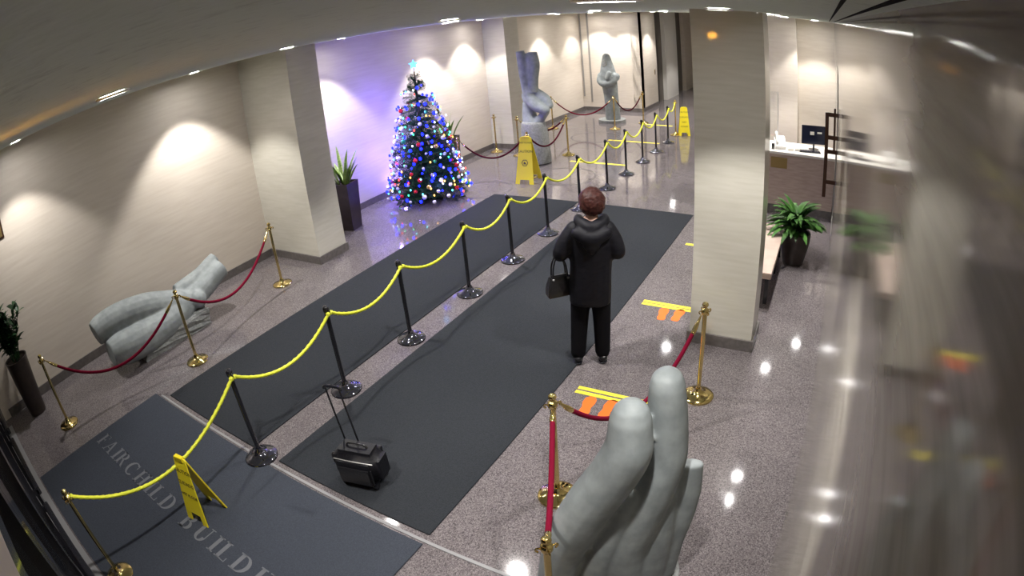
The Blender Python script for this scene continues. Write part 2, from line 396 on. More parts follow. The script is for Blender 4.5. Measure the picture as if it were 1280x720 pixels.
# serif capitals
def caps():
    G = {}
    TH, TN, SF = .19, .075, .09
    def R(x0, y0, x1, y1): return [(x0, y0), (x1, y0), (x1, y1), (x0, y1)]
    def stem(x, y0=0, y1=1): return [R(x, y0, x + TH, y1), R(x - SF, y0, x + TH + SF, y0 + TN), R(x - SF, y1 - TN, x + TH + SF, y1)]
    def arc(cx, cy, rx, ry, a0, a1, tx=TH, ty=TN, n=12):
        out = []
        for k in range(n):
            q = []
            for a, f in ((a0 + (a1 - a0) * k / n, 1), (a0 + (a1 - a0) * (k + 1) / n, 1), (a0 + (a1 - a0) * (k + 1) / n, 0), (a0 + (a1 - a0) * k / n, 0)):
                a = math.radians(a)
                q.append((cx + (rx - (0 if f else tx)) * math.cos(a), cy + (ry - (0 if f else ty)) * math.sin(a)))
            out.append(q)
        return out
    def diag(x0, y0, x1, y1, t): return [(x0, y0), (x0 + t, y0), (x1 + t, y1), (x1, y1)]
    G['I'] = (stem(.12), .40)
    G['F'] = (stem(.12) + [R(.2, .945, .68, 1), R(.63, .76, .68, 1), R(.2, .5, .52, .555), R(.48, .42, .52, .63)], .72)
    G['L'] = (stem(.12) + [R(.2, 0, .68, .055), R(.63, 0, .68, .26)], .74)
    G['H'] = (stem(.12) + stem(.66) + [R(.2, .48, .7, .535)], .95)
    G['A'] = ([diag(.08, 0, .40, 1, .07), diag(.66, 0, .38, 1, .15), R(.2, .32, .66, .375), R(0, 0, .25, .055), R(.56, 0, .92, .055)], .92)
    G['R'] = (stem(.12) + arc(.42, .75, .28, .25, -90, 90) + [R(.2, .945, .43, 1), R(.2, .5, .43, .555), diag(.70, 0, .40, .52, .17), R(.72, 0, .92, .055)], .90)
    G['B'] = (stem(.12) + arc(.42, .765, .25, .235, -90, 90) + arc(.42, .285, .31, .285, -90, 90) + [R(.2, .945, .43, 1), R(.2, .515, .43, .57), R(.2, 0, .43, .055)], .82)
    G['D'] = (stem(.12) + arc(.38, .5, .46, .5, -90, 90) + [R(.2, .945, .4, 1), R(.2, 0, .4, .055)], .92)
    G['C'] = (arc(.5, .5, .46, .52, 48, 312) + [R(.76, .66, .81, .98)], .88)
    G['G'] = (arc(.5, .5, .46, .52, 48, 318) + [R(.76, .66, .81, .98), R(.70, .05, .85, .42), R(.58, .40, .95, .455)], .98)
    G['U'] = ([R(.12, .3, .12 + TH, 1), R(.02, .945, .37, 1), R(.70, .3, .76, 1), R(.60, .945, .88, 1)] + arc(.44, .32, .32, .33, 180, 360), .90)
    G['N'] = ([R(.16, 0, .22, 1), R(.02, 0, .34, .055), R(.02, .945, .26, 1), R(.76, 0, .82, 1), R(.64, .945, .95, 1), diag(.66, 0, .14, 1, .16)], .98)
    return G
G = caps()
def letters(text, size, width, parent, x, y, z):
    adv = sum((G[c][1] if c != ' ' else .55) for c in text); k = width / (adv * size)
    made = {}
    for c in text:
        if c != ' ':
            if c not in made:
                bm = bmesh.new()
                for pg in G[c][0]:
                    f = bm.faces.new([bm.verts.new((px * size * min(k, 1.15), py * size, 0)) for px, py in pg]); f.normal_update()
                    if f.normal.z < 0: f.normal_flip()
                me = bpy.data.meshes.new('letter'); bm.to_mesh(me); bm.free(); me.materials.append(M_letter); made[c] = me
            link('letter', made[c], parent, (x, y, z))
        x += (G[c][1] if c != ' ' else .55) * size * k
letters('FAIRCHILD BUILDING', .195, 3.80, m0, -6.33, .945, .0135)

# ------------------------------------------------------------------ stanchions
def black_post():
    t = thing('rope_stanchion', 'x', 'stanchion')
    bm = bmesh.new(); lathe(bm, [(0, 0), (.17, 0), (.172, .012), (.16, .026), (.11, .042), (.06, .066), (.036, .10), (.03, .12), (0, .12)], 32); obj('base', bm, M_blackbase, t, smooth=True, angle=60)
    bm = bmesh.new(); lathe(bm, [(0, .11), (.024, .11), (.024, .93), (0, .93)], 18); obj('pole', bm, M_black, t, smooth=True)
    bm = bmesh.new(); lathe(bm, [(0, .925), (.030, .925), (.033, .955), (.030, .972), (.020, .985), (0, .99)], 18); obj('cap', bm, M_black, t, smooth=True)
    bm = bmesh.new(); sweep(bm, [(.026, 0, .93), (.045, 0, .945), (.052, 0, .925), (.040, 0, .905), (.024, 0, .91)], [.006] * 5, n=8, sub=3); obj('hook', bm, M_black, t, smooth=True)
    return t
def brass_post():
    t = thing('rope_stanchion', 'x', 'stanchion')
    bm = bmesh.new(); lathe(bm, [(0, 0), (.155, 0), (.158, .012), (.15, .022), (.11, .034), (.06, .048), (.034, .075), (.026, .10), (0, .10)], 32); obj('base', bm, M_brass, t, smooth=True, angle=60)
    bm = bmesh.new(); lathe(bm, [(0, .09), (.021, .09), (.021, .90), (0, .90)], 18); obj('pole', bm, M_brass, t, smooth=True)
    bm = bmesh.new(); lathe(bm, [(0, .885), (.030, .885), (.036, .90), (.036, .93), (.028, .94), (.018, .945), (.016, .952), (.026, .962), (.031, .975), (.026, .992), (.012, 1.0), (0, 1.0)], 20)
    obj('finial', bm, M_brass, t, smooth=True, angle=70)
    for k in range(4):
        a = k * PI / 2 + PI / 4
        bm = bmesh.new(); ca, sa = math.cos(a), math.sin(a)
        sweep(bm, [(.034 * ca, .034 * sa, .915), (.055 * ca, .055 * sa, .925), (.062 * ca, .062 * sa, .91), (.05 * ca, .05 * sa, .895)], [.006] * 4, n=8, sub=3)
        obj('hook', bm, M_brass, t, smooth=True)
    return t
BX = -4.25
BY = [2.09, 3.35, 4.49, 5.74, 6.85, 7.97, 9.22, 10.54, 11.65, 12.78, 13.85, 14.95]
bp = black_post()
for k, y in enumerate(BY):
    lab = '%s black stanchion from the entrance mat in the yellow rope line' % ORD[k] if k < 11 else 'black stanchion at the far end of the yellow rope line'
    if k == 0: bp.location = (BX, y, 0); bp['label'] = lab; bp['group'] = 'black stanchions of the yellow rope line'
    else: dup(bp, (BX, y, 0), label=lab)
BR = [((-4.20, .10), 'brass stanchion on the entrance mat starting the yellow rope'),
      ((-7.15, .80), 'brass stanchion beside the leafy plant in the tall dark pot'),
      ((-6.58, 2.84), 'brass stanchion in front of the reclining stone sculpture'),
      ((-7.25, 4.98), 'brass stanchion by the left column, ending the rope of the reclining sculpture'),
      ((-1.62, 2.95), 'brass stanchion in the near right rope, its rope dropping towards the camera'),
      ((-1.06, 1.78), 'brass stanchion cut off by the bottom edge, in front of the standing stone sculpture'),
      ((-.96, 4.62), 'brass stanchion standing in front of the right column'),
      ((-6.12, 10.85), 'brass stanchion behind the yellow floor sign near the Christmas tree'),
      ((-6.17, 12.9), 'brass stanchion right of the tall bent sculpture'),
      ((-8.05, 15.9), 'brass stanchion by the left wall behind the tall bent sculpture'),
      ((-6.22, 16.24), 'brass stanchion in front of the hooded sculpture'),
      ((-5.72, 17.4), 'brass stanchion to the right of the hooded sculpture'),
      ((-8.15, 12.85), 'brass stanchion against the far left column'),
      ((-4.32, 16.0), 'brass stanchion beside the yellow floor sign far down the corridor'),
      ((-7.42, 10.2), 'brass stanchion hidden behind the lower right side of the Christmas tree'),
      ((-7.35, 12.6), 'brass stanchion behind the pedestal of the tall bent sculpture')]
br = brass_post()
for k, (p, lab) in enumerate(BR):
    if k == 0: br.location = (*p, 0); br['label'] = lab; br['group'] = 'brass stanchions'
    else: dup(br, (*p, 0), label=lab)

# ------------------------------------------------------------------ ropes
def sagline(a, b, sag, n=22):
    a, b = Vector(a), Vector(b)
    return [a.lerp(b, k / n) - Vector((0, 0, sag * 4 * (k / n) * (1 - k / n))) for k in range(n + 1)]
def yellow(a, b, sag, label, n=70):
    pts = sagline(a, b, sag, n)
    bm = bmesh.new(); sweep(bm, pts, [.0155] * len(pts), n=9, sub=1, lobes=3, twist=95, lobe=.22)
    o = obj('yellow_rope', bm, M_yrope, smooth=True, angle=75)
    tag(o, label, 'rope', 'yellow ropes between the stanchions')
    for p, q in ((pts[0], pts[1]), (pts[-1], pts[-2])):
        bm = bmesh.new(); ball(bm, p + (q - p) * .1, .026, sub=1); obj('rope_knot', bm, M_yrope, o, smooth=True)
zt = .915
SAGS = [.34, .26, .23, .26, .24, .22, .22, .22, .18, .20, .17, .17]
yellow((BR[0][0][0] + .02, BR[0][0][1] + .04, .92), (BX + .045, BY[0] - .02, zt), .38, 'yellow braided rope sagging over the entrance mat onto the folded floor sign', 110)
for k in range(11):
    lab = 'yellow braided rope sagging between the %s and %s black stanchions from the entrance' % (ORD[k], ORD[k + 1])
    yellow((BX + .045, BY[k] + .02, zt), (BX + .045, BY[k + 1] - .02, zt), [.22, .19, .19, .19, .18, .18, .2, .2, .2, .2, .2][k], lab)
yellow((BX + .04, BY[11] + .02, zt), (-4.32, 15.97, .91), .15, 'short yellow rope at the far end running to the last brass stanchion')
def velvet(i, j, sag, label, m=M_velvet, pa=None, pb=None):
    a = Vector(pa if pa else (*BR[i][0], .90)); b = Vector(pb if pb else (*BR[j][0], .90))
    d = (b - a); d.z = 0; d.normalize(); a = a + d * .055; b = b - d * .055
    pts = sagline(a, b, sag, 44)
    o = thing('velvet_rope', label, 'rope', a, 0, 'velvet ropes between the brass stanchions')
    loc = [p - a for p in pts]
    bm = bmesh.new(); sweep(bm, loc[2:-2], [.019] * (len(loc) - 4), n=12, sub=1); obj('rope', bm, m, o, smooth=True)
    for q in (loc[:4], loc[::-1][:4]):
        bm = bmesh.new(); sweep(bm, q, [.006, .013, .022, .022], n=12, sub=2); obj('end_hook', bm, M_brass, o, smooth=True)
velvet(1, 2, .50, 'red velvet rope hanging low in front of the thighs of the reclining sculpture')
velvet(2, 3, .48, 'dark red velvet rope hanging by the head end of the reclining sculpture')
velvet(4, 5, .12, 'red velvet rope dropping straight down in front of a brass pole')
velvet(4, 6, .52, 'red velvet rope passing behind the tall standing stone sculpture')
velvet(14, 7, .42, 'dark red velvet rope hanging between the Christmas tree and the yellow floor sign', M_dvelvet)
velvet(7, 8, .42, 'maroon velvet rope in front of the pedestal of the tall bent sculpture', M_dvelvet)
velvet(8, 15, .30, 'short dark velvet rope running behind the tall bent sculpture', M_dvelvet)
velvet(9, 10, .48, 'red velvet rope hanging along the back wall towards the hooded sculpture')
velvet(10, 11, .42, 'dark red velvet rope to the right of the hooded sculpture', M_dvelvet)

# ------------------------------------------------------------------ stone sculptures
def chain(bm, P, flat=1.0, fd=None, sub=5, caps=True):
    sweep(bm, [p[:3] for p in P], [p[3] for p in P], n=18, sub=sub, flat=flat, flatdir=fd, caps=caps)
def shift(P, c): return [(p[0] - c[0], p[1] - c[1], p[2], *p[3:]) for p in P]
# standing sculpture near the camera
c = (-.80, 2.32)
s = thing('stone_sculpture', 'tall grey stone sculpture of upright bent limbs, close to the camera at the right', 'sculpture', (*c, 0))
bm = bmesh.new()
chain(bm, shift([(-.793, 2.236, 1.55, .110), (-.790, 2.226, 1.455, .120), (-.795, 2.214, 1.348, .133), (-.865, 2.190, 1.167, .138), (-.965, 2.150, .968, .142), (-1.055, 2.118, .747, .145), (-1.13, 2.09, .50, .13), (-1.19, 2.08, .10, .13)], c))
chain(bm, shift([(-.670, 2.430, 1.66, .095), (-.660, 2.435, 1.509, .108), (-.648, 2.435, 1.318, .117), (-.645, 2.425, 1.168, .122), (-.694, 2.39, .957, .138), (-.758, 2.345, .706, .145), (-.819, 2.31, .455, .155), (-.822, 2.31, .08, .165)], c))
chain(bm, shift([(-.525, 2.55, 1.06, .082), (-.535, 2.54, .842, .105), (-.560, 2.515, .639, .118), (-.598, 2.48, .405, .125), (-.63, 2.45, .08, .14)], c), .55, (-.35, .93, 0), caps=False)
chain(bm, shift([(-.789, 2.265, .96, .06), (-.869, 2.225, .674, .088), (-.926, 2.19, .449, .10), (-.978, 2.17, .08, .11)], c))
chain(bm, shift([(-.64, 2.45, .86, .09), (-.66, 2.44, .50, .125), (-.70, 2.43, .08, .15)], c))
link('figure', merged(bm, 'figure', M_stone, .013, 3), s)
bm = bmesh.new(); lathe(bm, [(0, 0), (.30, 0), (.30, .05), (.285, .06), (0, .06)], 40); obj('plinth', bm, M_stone2, s, smooth=True, loc=(.04, .12, 0))
# reclining sculpture along the left wall
c = (-7.6, 2.9)
s = thing('stone_sculpture', 'reclining grey stone torso with two thick thighs, lying along the left wall', 'sculpture', (*c, 0))
bm = bmesh.new()
chain(bm, shift([(-7.75, 1.86, .60, .17), (-7.75, 2.02, .62, .205), (-7.75, 2.36, .61, .222), (-7.72, 2.78, .55, .222), (-7.67, 3.1, .45, .22), (-7.6, 3.35, .36, .22)], c), caps=False)
chain(bm, shift([(-7.49, 1.92, .33, .18), (-7.49, 2.08, .32, .222), (-7.49, 2.36, .29, .242), (-7.52, 2.75, .27, .235), (-7.55, 3.08, .29, .225), (-7.6, 3.35, .33, .21)], c), caps=False)
chain(bm, shift([(-7.6, 3.3, .35, .22), (-7.6, 3.55, .38, .175), (-7.58, 3.80, .46, .165), (-7.58, 4.02, .55, .155), (-7.58, 4.16, .60, .15)], c), caps=False)
chain(bm, shift([(-7.74, 3.36, .52, .12), (-7.73, 3.55, .53, .135), (-7.71, 3.82, .58, .13), (-7.70, 4.06, .69, .105), (-7.70, 4.16, .74, .09)], c), caps=False)
ball(bm, (-7.46 - c[0], 3.56 - c[1], .38), .14)
link('figure', merged(bm, 'figure', M_stone, .016, 2), s)
bm = bmesh.new(); b2(bm, (.0 - .22, -.50, 0), (.26, .72, .24))
bmesh.ops.subdivide_edges(bm, edges=list(bm.edges), cuts=6, use_grid_fill=True)
for v in bm.verts: v.co += Vector((random.uniform(-.02, .02), random.uniform(-.02, .02), random.uniform(-.015, .015) if .02 < v.co.z else 0))
obj('rough_block', bm, M_stone2, s)
# tall bent sculpture on a drum pedestal
c = (-6.56, 12.04)
s = thing('stone_sculpture', 'tall grey stone sculpture of a bent headless body beside the far left column', 'sculpture', (*c, 0))
bm = bmesh.new()
chain(bm, shift([(-6.76, 12.01, 2.66, .10), (-6.73, 12.03, 2.25, .115), (-6.67, 12.01, 1.82, .12), (-6.60, 11.99, 1.5, .14)], c), caps=False)
chain(bm, shift([(-6.50, 12.10, 2.62, .11), (-6.50, 12.10, 2.32, .15), (-6.53, 12.08, 2.0, .13), (-6.56, 12.04, 1.68, .15)], c), caps=False)
chain(bm, shift([(-6.62, 12.10, 2.5, .10), (-6.60, 12.08, 2.1, .12), (-6.60, 12.06, 1.8, .12)], c))
chain(bm, shift([(-6.66, 12.02, 1.58, .15), (-6.43, 11.96, 1.38, .14), (-6.20, 11.94, 1.28, .10)], c))
chain(bm, shift([(-6.48, 12.13, 1.64, .12), (-6.28, 12.13, 1.5, .12), (-6.16, 12.09, 1.37, .085)], c))
chain(bm, shift([(-6.66, 12.06, 1.4, .16), (-6.68, 12.05, 1.12, .17), (-6.62, 12.04, .85, .24)], c))
chain(bm, shift([(-6.22, 12.0, 1.24, .085), (-6.36, 12.03, 1.09, .10), (-6.52, 12.03, .90, .14)], c))
link('figure', merged(bm, 'figure', M_stone, .018, 3), s)
bm = bmesh.new()
chain(bm, [(0, 0, .03, .33), (.0, 0, .3, .325), (-.02, 0, .70, .31), (-.03, 0, .94, .28), (-.03, 0, 1.0, .24)], caps=False)
obj('pedestal', bm, M_stone2, s, smooth=True)
# hooded figure at the back
c = (-6.72, 17.35)
s = thing('stone_sculpture', 'pale stone sculpture of a hooded standing figure cradling a bundle, before the back wall', 'sculpture', (*c, 0))
bm = bmesh.new()
chain(bm, shift([(-6.80, 17.36, 2.04, .13), (-6.80, 17.38, 1.84, .185), (-6.78, 17.37, 1.52, .25), (-6.75, 17.37, 1.22, .245), (-6.72, 17.36, .85, .225), (-6.70, 17.36, .45, .225), (-6.69, 17.36, .08, .24)], c))
chain(bm, shift([(-6.98, 17.28, 1.46, .12), (-6.97, 17.16, 1.31, .105), (-6.80, 17.08, 1.22, .10), (-6.60, 17.11, 1.27, .10), (-6.50, 17.28, 1.44, .13)], c))
chain(bm, shift([(-6.64, 17.1, 1.56, .08), (-6.68, 17.08, 1.42, .095)], c))
fm = merged(bm, 'figure', M_stone, .022, 4)
link('figure', fm, s)
bm = bmesh.new(); ball(bm, (-.10, -.135, 1.84), .12, (.75, .45, 1.25)); o = obj('face_hollow', bm, M_bark, s, smooth=True)
o.data.materials[0] = M_stone2
bm = bmesh.new(); lathe(bm, [(0, 0), (.42, 0), (.42, .09), (0, .09)], 36); obj('plinth', bm, M_stone2, s, smooth=True)

# ------------------------------------------------------------------ floor signs
def text_mesh(s, size, depth=.001):
    cu = bpy.data.curves.new('t', 'FONT'); cu.body = s; cu.size = size; cu.align_x = 'CENTER'; cu.align_y = 'CENTER'; cu.extrude = depth; cu.resolution_u = 2
    t = bpy.data.objects.new('t', cu); COL.objects.link(t)
    dg = bpy.context.evaluated_depsgraph_get(); dg.update()
    me = bpy.data.meshes.new_from_object(t.evaluated_get(dg)); bpy.data.objects.remove(t); bpy.data.curves.remove(cu)
    me.materials.clear(); me.materials.append(M_ink); return me
def floor_sign(label, loc, rz, half, hh, ww, lines, pict=True, tilt=0.0):
    t = thing('wet_floor_sign', label, 'floor sign', loc, rz)
    t.rotation_euler = (tilt, 0, rz)
    L = hh
    for sgn in (-1, 1):
        M = Matrix.Translation((0, 0, hh * math.cos(half))) @ Matrix.Rotation(sgn * half, 4, 'X')
        bm = bmesh.new()
        # board: taper, cut-out between two feet
        b, tp = ww / 2, ww * .30
        out = [(-b, -L), (-b * .55, -L), (-b * .5, -L + .09), (b * .5, -L + .09), (b * .55, -L), (b, -L), (tp, -.02), (tp * .8, 0), (-tp * .8, 0), (-tp, -.02)]
        vs0 = [bm.verts.new((x, -.006, z)) for x, z in out]; vs1 = [bm.verts.new((x, .006, z)) for x, z in out]
        n = len(out)
        bm.faces.new(vs0); bm.faces.new(vs1[::-1])
        for k in range(n): bm.faces.new((vs0[k], vs1[k], vs1[(k + 1) % n], vs0[(k + 1) % n]))
        bmesh.ops.triangulate(bm, faces=[f for f in bm.faces if len(f.verts) > 4])
        bd = obj('board', bm, M_yel, t); bd.matrix_local = M
        if sgn == -1:
            rot = Matrix.Rotation(PI / 2, 4, 'X')
            for s_, sz, z in lines:
                o = link('lettering', text_mesh(s_, sz), bd); o['kind'] = 'stuff'; o.matrix_local = Matrix.Translation((0, -.0075, z)) @ rot
            if pict:
                bm = bmesh.new()
                for k in range(6):
                    a0, a1 = k * PI / 3, (k + 1) * PI / 3
                    quad(bm, *[(r * math.cos(a), -.0078, -L * .55 + r * math.sin(a)) for r, a in ((.075, a0), (.075, a1), (.058, a1), (.058, a0))])
                quad(bm, (-.03, -.0078, -L * .55 - .03), (.035, -.0078, -L * .55 - .03), (.02, -.0078, -L * .55 + .0), (-.02, -.0078, -L * .55 + .03))
                obj('pictogram', bm, M_ink, bd)
    bm = bmesh.new(); b2(bm, (-ww * .2, -.02, hh * math.cos(half) - .03), (ww * .2, .02, hh * math.cos(half) + .01)); obj('hinge', bm, M_yel, t, bevel=.004)
    return t
floor_sign('open yellow folding floor sign facing the camera between the Christmas tree and the rope line', (-6.0, 10.58, 0), math.radians(6), math.radians(14), .98, .40,
           [('CAUTION', .075, -.30), ('WET FLOOR', .05, -.12)])
floor_sign('narrow yellow folding floor sign leaning against the sagging rope on the entrance mat', (-4.10, 1.24, .012), math.radians(9), math.radians(12.5), .66, .28,
           [('CAUTION', .055, -.14), ('CUIDADO', .05, -.26), ('WET FLOOR', .042, -.38)], False)
floor_sign('small yellow folding floor sign at the far end beside the last brass stanchion', (-4.10, 16.1, 0), math.radians(20), math.radians(10), .80, .32,
           [('CAUTION', .06, -.14), ('CUIDADO', .06, -.28), ('WET', .06, -.42), ('FLOOR', .06, -.54)], False)

# ------------------------------------------------------------------ floor stickers
def tape(x0, x1, y, th, label, gap=False):
    t = thing('floor_tape', label, 'floor marking', ((x0 + x1) / 2, y, 0)); w_ = (x1 - x0) / 2
    for dy in ((-.035, .035) if gap else (0,)):
        bm = bmesh.new(); b2(bm, (-w_, dy - th / 2, 0), (w_, dy + th / 2, .003)); obj('strip', bm, M_ytape, t)
def single_tape(x0, x1, y, th, label):
    bm = bmesh.new(); b2(bm, (-(x1 - x0) / 2, -th / 2, 0), ((x1 - x0) / 2, th / 2, .003)); o = obj('floor_tape', bm, M_ytape, loc=((x0 + x1) / 2, y, 0)); tag(o, label, 'floor marking')
tape(-2.10, -1.0, 4.33, .045, 'double yellow floor line with orange footprints beside the standing sculpture', True)
tape(-2.10, -1.45, 6.27, .05, 'double yellow floor line with orange footprints in front of the right column', True)
single_tape(-2.08, -1.45, 8.27, .07, 'short yellow floor line at the far end of the right runner mat')
single_tape(-5.87, -4.5, 12.35, .09, 'yellow floor line nearest to the tall bent sculpture, left of the rope line')
single_tape(-5.86, -4.44, 14.76, .09, 'middle yellow floor line left of the rope line, towards the hooded sculpture')
single_tape(-5.72, -4.75, 17.23, .09, 'farthest yellow floor line beyond the end of the rope line')
def footprint(loc, rz, label):
    bm = bmesh.new()
    pts = [(.0, -.16), (.04, -.15), (.05, -.10), (.04, -.03), (.055, .05), (.055, .11), (.03, .155), (-.01, .16), (-.045, .12), (-.05, .04), (-.035, -.03), (-.042, -.10), (-.03, -.15)]
    poly_prism(bm, [(x * 1.15, y * .95) for x, y in pts], 0, .003); o = obj('footprint_sticker', bm, M_orange, loc=loc, rot=(0, 0, rz)); tag(o, label, 'floor marking', 'orange footprint stickers')
footprint((-1.90, 4.12, 0), .1, 'left orange footprint sticker below the yellow line near the standing sculpture')
footprint((-1.70, 4.14, 0), -.05, 'right orange footprint sticker below the yellow line near the standing sculpture')
footprint((-1.78, 6.06, 0), .1, 'left orange footprint sticker before the right column')
footprint((-1.60, 6.09, 0), -.05, 'right orange footprint sticker before the right column')

# ------------------------------------------------------------------ plants
def leaf_mesh(name, L, W, droop, m, fold=.15, n=7, wave=0):
    bm = bmesh.new(); rows = []
    for k in range(n + 1):
        t = k / n; wd = W * (math.sin(PI * min(1, .08 + t * .92)) ** .75) * (1 - .15 * t) if k < n else .0008
        a = droop * t
        y = L * (math.sin(a) / droop if droop else 0) if droop else 0
        z = L * t if not droop else L * math.sin(droop * t) / droop
        x = 0 if not droop else L * (1 - math.cos(droop * t)) / droop
        rows.append([bm.verts.new((x - fold * wd * .5, -wd / 2, z)), bm.verts.new((x, 0, z)), bm.verts.new((x - fold * wd * .5, wd / 2, z))])
    for a, b in zip(rows, rows[1:]):
        bm.faces.new((a[0], a[1], b[1], b[0])); bm.faces.new((a[1], a[2], b[2], b[1]))
    r = bmesh.ops.solidify(bm, geom=list(bm.faces), thickness=.002)
    return mesh_of(bm, name, m, smooth=True, angle=80)
def pot(t, prof, n=32, square=False, m=M_potdark):
    bm = bmesh.new()
    if square:
        (w0, z0), (w1, z1) = prof
        for wv, zz in ((0, 0),): pass
        lo = [(-w0, -w0), (w0, -w0), (w0, w0), (-w0, w0)]
        def rng(wv, z): return [bm.verts.new((sx * wv, sy * wv, z)) for sx, sy in ((-1, -1), (1, -1), (1, 1), (-1, 1))]
        R = [rng(w0, z0), rng(w1, z1), rng(w1 - .02, z1), rng(w1 - .03, z1 - .05)]
        bm.faces.new(R[0][::-1])
        for a, b in zip(R, R[1:]):
            for k in range(4): bm.faces.new((a[k], a[(k + 1) % 4], b[(k + 1) % 4], b[k]))
        bm.faces.new(R[-1])
    else: lathe(bm, prof, n)
    p = obj('pot', bm, m, t, smooth=not square)
    return p
def snake_plant(label, loc, seed, h, nl, prof, square=True, spread=.12):
    rnd = random.Random(seed)
    t = thing('snake_plant', label, 'plant', loc, .2)
    pot(t, prof, square=square); zt_ = prof[-1][1] if square else max(p[1] for p in prof)
    bm = bmesh.new(); lathe(bm, [(0, zt_ - .06), (prof[1][0] * .8, zt_ - .06), (prof[1][0] * .8, zt_ - .04), (0, zt_ - .035)], 16); obj('soil', bm, M_soil, t)
    lm = [leaf_mesh('leaf', h * f, .085, .4, M_snake, .25) for f in (1, .8, .62)]
    for k in range(nl):
        a = rnd.uniform(0, 2 * PI); r = rnd.uniform(0, spread)
        o = link('leaf', lm[k % 3], t, (r * math.cos(a), r * math.sin(a), zt_ - .05), Euler((rnd.uniform(-.28, .28), rnd.uniform(-.05, .34), a)))
        f_ = rnd.uniform(.6, 1.1); o.scale = (f_, 1, f_)
snake_plant('snake plant with upright striped leaves in a tall dark square planter beside the left column', (-7.90, 7.26, 0), 3, .72, 19, [(.15, 0), (.19, .88)])
snake_plant('snake plant half hidden behind the right side of the Christmas tree', (-8.05, 10.75, 0), 5, .72, 14, [(.15, 0), (.19, .88)])
# leafy plant in the tall round pot at the left
rnd = random.Random(11)
t = thing('leafy_plant', 'dark green bushy plant in a tall dark round pot at the left edge', 'plant', (-8.08, .50, 0))
pot(t, [(0, 0), (.15, 0), (.155, .02), (.205, .80), (.215, .84), (.195, .84), (.185, .79), (0, .79)])
bm = bmesh.new(); lathe(bm, [(0, .78), (.18, .78), (.18, .80), (0, .81)], 20); obj('soil', bm, M_soil, t)
lm = [leaf_mesh('leaf', l, wd, dr, M_leafd) for l, wd, dr in ((.19, .085, .8), (.22, .095, 1.0), (.16, .08, .6))]
for k in range(24):
    a = rnd.uniform(0, 2 * PI); ln = rnd.uniform(.30, .72); lean = rnd.uniform(.08, .5) if math.cos(a) > -.2 else rnd.uniform(.05, .18)
    top = Vector((math.cos(a) * ln * math.sin(lean), math.sin(a) * ln * math.sin(lean), .80 + ln * math.cos(lean)))
    b0 = Vector((.06 * math.cos(a), .06 * math.sin(a), .80)); mid = b0.lerp(top, .5) + Vector((0, 0, .05))
    bm = bmesh.new(); sweep(bm, [b0, mid, top], [.009, .007, .004], n=6, sub=4); st = obj('stalk', bm, M_leafd, t, smooth=True)
    for j in range(11):
        f = .25 + .75 * j / 10; p = b0.lerp(mid, f * 2) if f < .5 else mid.lerp(top, f * 2 - 1)
        link('leaf', lm[j % 3], st, p, Euler((0, rnd.uniform(.35, 1.0), rnd.uniform(0, 2 * PI))))
# broad arching plant beyond the right column
t = thing('leafy_plant', 'bright green arching broad-leaved plant in a dark round pot right of the column', 'plant', (-.40, 8.16, 0))
pot(t, [(0, 0), (.14, 0), (.16, .02), (.225, .30), (.24, .44), (.235, .47), (.205, .47), (.20, .42), (0, .42)])
bm = bmesh.new(); lathe(bm, [(0, .41), (.2, .41), (.2, .43), (0, .44)], 20); obj('soil', bm, M_soil, t)
lm = [leaf_mesh('leaf', l, wd, dr, M_leaf, .3, 8) for l, wd, dr in ((.50, .11, 1.7), (.46, .10, 1.3), (.40, .11, 1.9), (.52, .10, 2.1))]
for k in range(90):
    a = k * 2.39996 + rnd.uniform(-.2, .2); f = (k + .5) / 90
    link('leaf', lm[k % 4], t, (.05 * math.cos(a), .05 * math.sin(a), .43 + .18 * (1 - f)), Euler((rnd.uniform(-.15, .15), -.05 + .75 * f, a)), )

# ------------------------------------------------------------------ Christmas tree
TX, TY, TH_ = -7.42, 9.05, 2.66
tree = thing('christmas_tree', 'tall conical Christmas tree covered in lights and baubles by the purple-lit wall', 'tree', (TX, TY, 0))
bm = bmesh.new(); lathe(bm, [(0, 0), (.05, 0), (.045, 1.2), (.012, 2.6), (0, 2.6)], 12); obj('trunk', bm, M_bark, tree, smooth=True)
bm = bmesh.new()
for k in range(4): box(bm, (.16 * math.cos(k * PI / 2), .16 * math.sin(k * PI / 2), .03), (.34, .05, .05), k * PI / 2)
obj('stand', bm, M_black, tree)
def branch_mesh(seed, ns=17):
    rnd = random.Random(seed); bm = bmesh.new()
    def sprig(p, d, L, nn):
        d = d.normalized(); u = d.orthogonal().normalized(); v = d.cross(u)
        for k in range(nn):
            f = k / nn; a = k * 2.4 + rnd.uniform(-.3, .3)
            q = p + d * L * f
            e = (d * .65 + (u * math.cos(a) + v * math.sin(a)) * .85).normalized() * (.085 * (1 - .45 * f))
            s_ = d.cross(e).normalized() * .006
            bm.faces.new([bm.verts.new(x) for x in (q - s_, q + s_, q + e)])
    sprig(Vector((0, 0, 0)), Vector((1, 0, 0)), 1.0, 60)
    for k in range(ns):
        f = .2 + .75 * k / ns; s_ = 1 if k % 2 else -1
        sprig(Vector((f, 0, 0)), Vector((.75, s_ * .75, rnd.uniform(-.2, .3))), .36 * (1.15 - f), 17)
    return mesh_of(bm, 'branch', M_pine)
bms = [branch_mesh(s_) for s_ in (1, 2, 3)]
def tree_r(z): return .05 + .76 * max(0, (TH_ - z) / (TH_ - .12)) ** .74
rnd = random.Random(21); NB = 280
